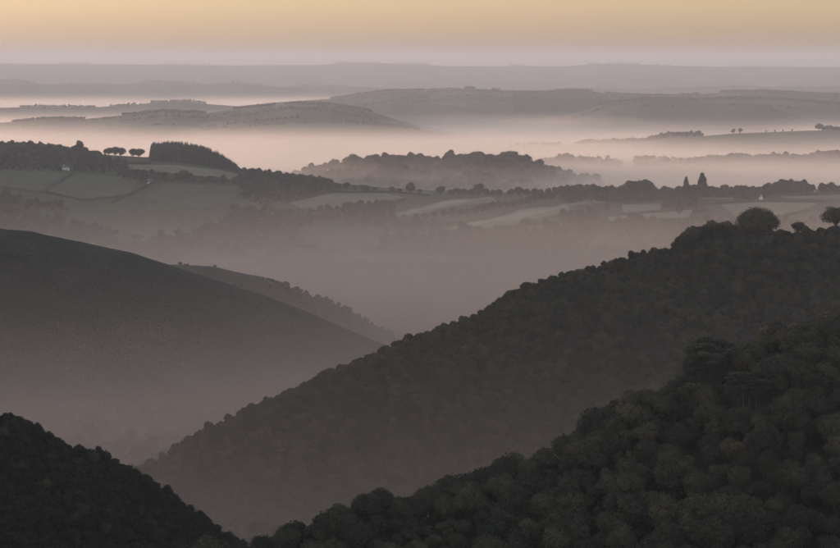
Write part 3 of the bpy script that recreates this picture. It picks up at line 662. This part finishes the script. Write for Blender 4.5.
for pts, lb in [([(74, 174), (42, 193)], 'dark hedge running down between the two green fields below the farmhouse'),
                ([(46, 193), (84, 201), (130, 196)], 'hedge along the lower edge of the green field by the farmhouse'),
                ([(0, 188), (42, 193)], 'hedge under the green field below the dark wood'),
                ([(105, 163.5), (150, 164)], 'thin hedge above the long pale field near the round trees'),
                ([(126, 171), (187, 176.5), (229, 181.5)], 'dark hedge along the lower edge of the long pale field'),
                ([(152, 184), (132, 194), (112, 203)], 'hedge slanting down from the white cottage'),
                ([(286, 203), (330, 192.5), (392, 192.6), (430, 196)], 'hedge curving over the top of the rounded pale field'),
                ([(405, 200), (380, 205), (340, 210)], 'hedge under the rounded pale field'),
                ([(600, 217), (694, 209)], 'hedge along the top of the slanting pale strip'),
                ([(603, 223.5), (690, 219.5)], 'hedge along the foot of the slanting pale strip'),
                ([(664, 203), (664, 213)], 'short hedge beside the small square pale field'),
                ([(700, 204.5), (760, 201.5), (825, 202.5)], 'long hedge along the top of the large pale field'),
                ([(697, 206), (720, 214), (738, 222)], 'hedge down the side of the large pale field'),
                ([(772, 196.5), (845, 194)], 'hedge along the top of the narrow pale field by the barn'),
                ([(808, 211), (775, 218), (742, 221.5)], 'hedge under the large pale field behind the dome-shaped oak')]:
    hedge(pts, lb)

WOODS = [[(-60, 140), (0, 146), (75, 149), (104, 158), (126, 163), (128, 171), (100, 174), (72, 172.6), (0, 170), (-60, 168)],
         [(118, 171), (175, 178), (235, 182), (240, 185), (200, 183.5), (160, 182.6), (146, 184), (118, 178)],
         [(238, 172), (280, 176), (330, 183), (345, 191), (325, 192), (288, 202), (262, 206), (242, 199), (241, 186)],
         [(560, 188), (600, 186), (700, 192), (770, 192), (770, 199), (735, 200.5), (735, 197), (700, 197), (698, 203), (662, 202.5), (622, 203), (560, 203)],
         [(775, 186), (860, 186), (860, 193), (775, 195)],
         [(664, 204), (695, 204), (697, 209), (668, 211)]]
def keep_woods(X, Y, Z, t, u, v):
    r = np.zeros(u.shape, bool)
    for w in WOODS: r |= inside(u, v, w)
    return r & ~((np.abs(u - 67) < 6) & (v > 165)) & ~((np.abs(u - 150) < 4) & (v > 178) & (v < 188)) & ~((np.abs(u - 761) < 4) & (v > 195)) & ~((np.abs(u - 817) < 5) & (v > 188))
P, t = scatter('field_hill', -0.2, 0.2, -900, 60, 10.5, keep=keep_woods)
mass('woodland', P - [0, 0, .3], rng.uniform(.35, 1.1, len(P)) * (1 + .5 * fbm(P[:, 0], P[:, 1], 55, 6, 2)) * np.where(P[:, 0] > 200, 1.0, .75), S_FAR, 'dark woods and copses on the farmed hill', 'wood')
# misty woods towards the foot of the farmed hill
def keep_low(X, Y, Z, t, u, v):
    n = fbm(X, Y, 130, 33)
    a = (v > 209 + 4 * np.sin(u / 37.0)) & (v < 225) & (u > 230) & (u < 395) & (n > -.25)
    b = (v > 225) & (n > -.05) & (u < 480)
    c = (v > 232) & (u > 380) & (n > -.35)
    d = (v > 223) & (u > 600) & (n > -.3) | (v > 203) & (v < 232) & (u > 560) & (u < 602) & (n > -.1)
    e = (v > 198) & (u < 120) & (n > .1)
    return a | b | c | d | e
P, t = scatter('field_hill', -0.2, 0.2, -1450, -300, 13.0, keep=keep_low)
mass('woodland', P - [0, 0, .3], rng.uniform(.45, 1.0, len(P)), S_FAR, 'misty woods at the foot of the farmed hill', 'wood')
# gorge floor between the slopes, wooded
X = rng.uniform(-750, 500, 26000); Y = rng.uniform(850, 3300, 26000); Z = base_h(X, Y)
m = Z >= H(X, Y) - .01; m &= (np.abs(X / Y) < .24)
mass('woodland', np.stack([X, Y, Z - .3], 1)[m], rng.uniform(.6, 1.2, m.sum()), S_MID, 'misty trees along the floor of the gorge', 'wood')

# plantation of conifers with its straight end
PL = [(151, 161), (175, 161.5), (205, 165), (236, 171), (240, 173), (217, 163), (200, 157), (175, 153), (152, 153)]
def keep_pl(X, Y, Z, t, u, v): return inside(u, v, [(151, 150), (151, 161.5), (176, 162.5), (206, 166), (238, 172.5), (238, 165), (217, 160), (200, 154), (176, 150)])
P, t = scatter('field_hill', -0.16, -0.05, -330, 60, 6.2, .35, keep=keep_pl)
pu = to_pix(P[:, 0], P[:, 1], P[:, 2])[0]
mass('conifer_plantation', P - [0, 0, .5], rng.uniform(1.1, 1.38, len(P)) * np.interp(pu, [151, 200, 220, 238], [1.0, 1.0, .85, .5]), S_SPR, 'dense dark block of conifers with a saw-toothed top on the hill crest', 'plantation', (.9, 1.12))

def hedge_tree(pu, pv, px_h, label, group, kinds=FART, name='hedgerow_tree', key='field_hill', wide=1.0, onhit=True):
    q = hit(pu, pv, 2600) if onhit else at(key, pu, pv, -8)
    h = kinds[0][1].vertices and max(v.co.z for v in kinds[(int(pu * 3)) % len(kinds)][1].vertices)
    s = px_h * q[1] / F / h
    return plant(kinds[int(pu * 3) % len(kinds)], q - [0, 0, .3], pu, s, name, label, 'tree', group, (wide, wide, 1))
for pu, h_ in ((109, 9), (115.5, 10), (121.5, 9.5), (133.5, 9.5), (139, 10)):
    hedge_tree(pu, 158, h_, 'round tree in the short row on the crest beside the conifer plantation', 'row of round trees beside the plantation', onhit=False, wide=1.1 + .25 * (pu % 2))
hedge_tree(80, 152, 13, 'peaked tree rising above the dark wood near the farmhouse', None, onhit=False, wide=.8)
hedge_tree(75, 151, 8, 'lower tree leaning on the peaked tree above the dark wood', None, onhit=False)
hedge_tree(86, 153, 7, 'low tree beyond the peaked tree on the bare crest', None, onhit=False)
for pu in (2, 9, 15, 21, 29, 38, 46, 97):
    hedge_tree(pu, 149, 4.2 + pu % 3, 'small tree in the hedge line along the crest above the dark wood', 'small crest trees above the dark wood', onhit=False)
hedge_tree(238, 172, 5, 'small tree at the low end of the conifer plantation', None, onhit=False)
hedge_tree(254, 174, 4.5, 'small round tree standing alone past the conifer plantation', None, onhit=False)
CR = [(285, 10), (296, 11), (305, 10), (314, 12), (322, 9), (330, 12), (338, 8), (346, 9), (355, 7), (363, 8), (368, 7), (375, 6), (392, 7), (399, 6), (410, 12), (420, 6), (441, 11), (451, 8), (457, 10), (464, 9), (471, 9), (478, 14), (486, 9), (493, 8), (500, 8), (511, 9), (519, 11), (527, 9), (534, 9), (540, 8), (548, 9), (556, 10)]
for pu, h_ in CR:
    pv = float(np.interp(pu, [280, 330, 380, 427, 460, 560], [186, 190, 192.5, 195, 197, 196.5]))
    hedge_tree(pu, pv, h_, 'tall round tree standing clear in the hedge above the rounded pale field' if pu == 410 else 'dark tree in the hedgerow along the middle crest of the farmed hill', None if pu == 410 else 'trees of the middle crest hedgerow')
for pu, pv, h_ in [(492, 211, 10), (500, 210, 10), (507, 209, 9), (514, 208, 9), (521, 207, 10), (528, 206, 10), (535, 204, 11), (543, 202, 11), (551, 201, 11)]:
    hedge_tree(pu, pv, h_, 'tree in the slanting row above the pale misty wedge of field', 'upper slanting row of trees')
for pu, pv, h_ in [(392, 222, 9), (404, 222, 8), (416, 222, 9), (425, 221, 9), (434, 220, 9), (444, 218, 9), (452, 218, 11), (460, 217, 9), (467, 217, 10), (475, 215, 9), (483, 214, 12), (489, 211, 9)]:
    hedge_tree(pu, pv, h_, 'tree in the slanting row below the pale misty field', 'lower slanting row of trees')
for pu, pv, h_ in [(470, 238, 7), (480, 237, 7), (490, 236, 7), (500, 234, 7), (510, 233, 8), (519, 231, 8), (527, 229, 13), (535, 229, 10), (546, 229, 11), (556, 230, 9), (566, 231, 8)]:
    hedge_tree(pu, pv, h_, 'tree in the lowest row, under the pale misty wedge of field', 'lowest row of trees on the farmed hill')
for pu, h_ in [(562, 9), (570, 9), (578, 10), (586, 10), (593, 11), (600, 8), (608, 9), (616, 8), (626, 10), (632, 13), (639, 14), (646, 14), (652, 10), (662, 7), (670, 8), (678, 9), (692, 10), (710, 9), (716, 8), (724, 6), (731, 6), (738, 8), (745, 10), (755, 8), (762, 8), (769, 8)]:
    hedge_tree(pu, 197.5, h_ * 1.35, 'tall full-crowned tree in the belt beside the dark conifers' if 630 < pu < 650 else 'broadleaf tree in the dark tree belt around the two conifers', 'tall trees of the belt' if 630 < pu < 650 else 'trees of the belt around the conifers')
for pu, h_ in [(775, 12), (782, 12), (792, 11), (799, 8), (806, 10), (812, 9), (822, 10), (828, 9), (835, 9), (841, 9)]:
    hedge_tree(pu, 193, h_, 'tree in the copse along the crest by the white barn', 'copse trees by the white barn')
for pu, pv, h_ in [(571, 222, 14), (579, 224, 16), (587, 224, 12), (633, 224, 13), (640, 224, 10), (697, 216, 9), (703, 217, 10), (607, 212, 9), (679, 215, 10)]:
    hedge_tree(pu, pv, h_, 'bushy tree among the small hedged fields below the tree belt', 'trees among the small hedged fields')
for pu, h_, wd in ((686, 22, 1.1), (702, 26, 1.5)):
    hedge_tree(pu, 198, h_, 'slender pointed conifer in the tree belt' if pu == 686 else 'taller broad conifer standing in the tree belt', None, LONE, 'conifer_tree', wide=wd)

# ------------------------------------------------------------------ houses
def bx(x0, x1, y0, y1, z0, z1):
    v = [(x, y, z) for z in (z0, z1) for y in (y0, y1) for x in (x0, x1)]
    return v, [(0, 2, 3, 1), (4, 5, 7, 6), (0, 1, 5, 4), (2, 6, 7, 3), (0, 4, 6, 2), (1, 3, 7, 5)]
def house(q, rz, L, W, hw, name, label):
    e = empty(name, tuple(q), rz)
    m = MB(); m.add([(-L, -W, -2), (L, -W, -2), (L, W, -2), (-L, W, -2), (-L, -W, hw), (L, -W, hw), (L, W, hw), (-L, W, hw), (-L, 0, hw + W * .8), (L, 0, hw + W * .8)],
                    [(0, 1, 5, 4), (2, 3, 7, 6), (1, 2, 6, 9, 5), (3, 0, 4, 8, 7)])
    obj('wall', m.mesh('wall', M['white']), e)
    m = MB(); o_ = .5
    m.add([(-L - o_, -W - o_, hw - .35), (L + o_, -W - o_, hw - .35), (L + o_, 0, hw + W * .8 + .12), (-L - o_, 0, hw + W * .8 + .12), (L + o_, W + o_, hw - .35), (-L - o_, W + o_, hw - .35),
           (-L - o_, -W - o_, hw - .1), (L + o_, -W - o_, hw - .1), (L + o_, 0, hw + W * .8 + .4), (-L - o_, 0, hw + W * .8 + .4), (L + o_, W + o_, hw - .1), (-L - o_, W + o_, hw - .1)],
          [(6, 7, 8, 9), (9, 8, 10, 11), (1, 0, 3, 2), (2, 3, 5, 4), (0, 1, 7, 6), (4, 5, 11, 10), (1, 2, 8, 7), (2, 4, 10, 8), (3, 0, 6, 9), (5, 3, 9, 11)])
    rf = obj('roof', m.mesh('roof', M['slate']), e)
    m = MB(); m.add(*bx(-L * .8, -L * .8 + 1.2, -.6, .6, hw + W * .5, hw + W * .8 + 1.8)); obj('chimney', m.mesh('chimney', M['white']), rf)
    m = MB(); m.add(*bx(-.6, .6, -W - .06, -W + .1, -.2, 2.1)); obj('door', m.mesh('door', M['door']), e)
    for x in (-L * .6, L * .6):
        for z in ((1.0, 3.6) if hw > 4.5 else (1.0,)):
            m = MB(); m.add(*bx(x - .7, x + .7, -W - .05, -W + .1, z, z + 1.3)); obj('window', m.mesh('window', M['pane']), e)
    return tag(e, label, 'house')
house(hit(66, 170, 2600), .35, 5.5, 3.4, 4.8, 'farmhouse', 'white farmhouse at the foot of the dark wood')
house(hit(150, 183.5, 2600), -.2, 4, 3, 3.2, 'cottage', 'tiny white cottage below the long pale field')
house(hit(761, 200, 2600), 1.5, 5, 3, 5.0, 'cottage', 'white cottage gable above the large pale field')
house(hit(817, 194.5, 2600), .1, 5, 3, 2.8, 'barn', 'low white barn under the crest copse')

# ------------------------------------------------------------------ woods and trees of the ridges beyond
P, t = scatter('wooded_ridge', -0.09, 0.09, -380, 120, 12.0)
mass('woodland', P - [0, 0, .3], rng.uniform(.4, 1.25, len(P)) * (1.05 + .9 * fbm(P[:, 0], P[:, 1], 60, 8, 2)), S_FAR, 'dense wood over the ridge that rises from the mist', 'wood')
P, t = scatter('low_ridge', -0.01, 0.22, -110, 60, 11.0, keep=lambda X, Y, Z, t, u, v: ((np.abs(u - 628) > 6) & (fbm(X, Y, 160, 3) > -.45)))
mass('woodland', P - [0, 0, .3], rng.uniform(.45, 1.1, len(P)) * (1 + .8 * fbm(P[:, 0], P[:, 1], 70, 8, 2)), S_FAR, 'line of trees along the low misty ridge', 'wood')
P, t = scatter('right_ridge', 0.03, 0.22, -70, 40, 12.0, keep=lambda X, Y, Z, t, u, v: ((u > 574) & (u < 702) & (t > -140 * (u - 574) / 130.0 - 6)) | (u > 822) | ((u > 508) & (u < 562) & (np.abs(t) < 18)))
mass('woodland', P - [0, 0, .3], rng.uniform(.6, 1.1, len(P)), S_FAR, 'strip of wood along the crest of the long farmland ridge', 'wood')
def far_tree(key, pu, px, label, group, wide=1.0):
    q = at(key, pu, 130, -6); k = FART[int(pu) % 6]; h = max(v.co.z for v in k[1].vertices)
    plant(k, q - [0, 0, .3], pu, px * q[1] / F / h, 'ridge_tree', label, 'tree', group, (wide, wide, 1))
for pu, px in ((733.5, 5.5), (740, 6)): far_tree('right_ridge', pu, px, 'one of a close pair of round trees on the bare crest of the farmland ridge', 'pair of round trees on the ridge')
far_tree('right_ridge', 819, 8, 'tall rounded tree alone on the ridge past the pair of trees', None, 1.1)
far_tree('right_ridge', 829, 5, 'lower tree next to the tall rounded tree on the ridge', None, 1.1)
for pu in (766, 775, 783, 792): far_tree('right_ridge', pu, 2.5, 'tiny tree in the crest hedge between the pair of trees and the tall one', 'tiny crest trees on the farmland ridge')
def far_rows(key, spans, lines, label, spacing=10, lo=.3, hi=.75):
    def keep(X, Y, Z, t, u, v):
        r = np.zeros(u.shape, bool)
        for a, b, w in spans: r |= (u > a) & (u < b) & (np.abs(t) < w)
        for a, b, t0, sl in lines: r |= (u > a) & (u < b) & (np.abs(t - t0 - sl * (u - a)) < 7)
        return r
    P, t = scatter(key, -0.22, 0.22, -900, 80, spacing, keep=keep)
    mass('treeline', P - [0, 0, .3], rng.uniform(lo, hi, len(P)), S_FAR, label, 'trees')
far_rows('far_hill', [(12, 85, 45), (122, 206, 50), (233, 276, 50), (284, 345, 30), (345, 372, 40)], [(200, 330, -420, 1.0), (260, 400, -250, -1.5), (120, 240, -330, .5), (300, 380, -80, -3), (60, 200, -180, .2), (150, 300, -560, -.4)], 'copses and hedge lines on the far hill')
far_rows('far_spur', [(195, 330, 60), (330, 420, 30)], [(230, 420, -150, .3)], 'trees along the low dark spur before the far hill')
far_rows('far_range', [(330, 420, 25), (420, 460, 18), (465, 475, 40), (492, 500, 40), (555, 592, 35), (605, 700, 30), (720, 860, 30)], [(340, 560, -300, .5), (400, 640, -520, -.3), (480, 700, -200, -.4), (360, 520, -700, .2), (640, 840, -250, .3)], 'crest trees and hedge lines on the long far range')
far_rows('far_range_front', [(600, 760, 60), (760, 860, 30)], [(600, 840, -200, .2), (640, 800, -380, -.5), (560, 700, -300, .6)], 'woods along the dark foothill before the far range')
far_rows('distant_ridge', [(-20, 30, 40), (60, 110, 30), (140, 200, 45), (230, 262, 30), (300, 345, 30), (560, 600, 40), (700, 760, 40)], [(0, 120, -300, .6), (100, 260, -500, .4), (500, 800, -250, .2)], 'copses dotted along the faint distant ridge', 24, .5, 1.3)
far_rows('skyline_ridge', [(335, 380, 40), (396, 428, 40), (508, 522, 40), (588, 600, 40), (606, 640, 40), (655, 672, 30), (60, 90, 30), (160, 210, 30), (730, 790, 30)], [], 'woods along the skyline', 26, .5, 1.4)
far_rows('distant_low', [(20, 95, 40), (110, 135, 40), (150, 206, 45)], [(0, 150, -200, .5)], 'treelines on the faint low rise', 14, .4, .9)
# mast
def mast(q, h):
    e = empty('mast', tuple(q)); m = MB()
    for k in range(3):
        t = 2.094 * k; m.tube([(math.cos(t) * 3.0, math.sin(t) * 3.0, -1), (math.cos(t) * .5, math.sin(t) * .5, h)], [.45, .3], 5)
    obj('leg_frame', m.mesh('leg_frame', M['steel']), e)
    m = MB()
    for i in range(9):
        f = i / 9; r_ = 3.0 - 2.5 * f; z = h * f
        for k in range(3):
            t = 2.094 * k; t2 = 2.094 * (k + 1); r2 = 3.0 - 2.5 * (f + 1 / 9); m.tube([(math.cos(t) * r_, math.sin(t) * r_, z), (math.cos(t2) * r2, math.sin(t2) * r2, z + h / 9)], [.2, .2], 4)
    obj('brace', m.mesh('brace', M['steel']), e)
    m = MB(); m.tube([(0, 0, h - 2), (0, 0, h + 9)], [.4, .25], 6); obj('antenna', m.mesh('antenna', M['steel']), e)
    return tag(e, 'thin lattice mast on the crest of the long far range', 'mast')
mast(at('far_range', 774, 92, 0), 42)

# low banks of mist lying along the sloping pale fields
mb_m, _, _, pvb = vol_mat('field_mist', (0.99, 0.90, 0.85), 0.35); pvb.inputs['Density'].default_value = 0.0042
def bank(pts, wd, ht, label):
    q = np.array([hit(*p, ymin=2600) for p in resample(pts, 30)])[:, :2]; q = resample(q, 40); n = len(q)
    for _ in range(6): q[1:-1] = (q[:-2] + q[1:-1] * 2 + q[2:]) / 4
    V = []; k = 12
    for i in range(n):
        f = i / (n - 1); tp = math.sin(math.pi * f) ** .6 + .02; w_ = wd * tp * (1 + .35 * float(vnoise(np.array(f * 6), np.array(1.0), 9))); h_ = ht * tp * (1 + .5 * float(vnoise(np.array(f * 9), np.array(3.0), 4)))
        g = float(H(q[i, 0], q[i, 1])) + h_ * .35
        for j in range(k):
            t_ = 2 * math.pi * j / k; V.append((q[i, 0], q[i, 1] + math.cos(t_) * w_, g + math.sin(t_) * h_))
    Fc = [(i * k + j, i * k + (j + 1) % k, (i + 1) * k + (j + 1) % k, (i + 1) * k + j) for i in range(n - 1) for j in range(k)]
    Fc += [tuple(range(k - 1, -1, -1)), tuple((n - 1) * k + j for j in range(k))]
    tag(obj('mist', mesh_from('mist', V, Fc, mb_m, True)), label, 'mist', kind='stuff')
bank([(440, 231), (500, 220), (545, 211), (585, 203)], 42, 5, 'bright streak of mist lying along the pale wedge of field')
bank([(385, 219), (440, 206), (500, 197)], 34, 4, 'fainter streak of mist between the slanting rows of trees')
bank([(548, 207), (580, 204), (612, 202)], 30, 4, 'small patch of mist below the dark tree belt')
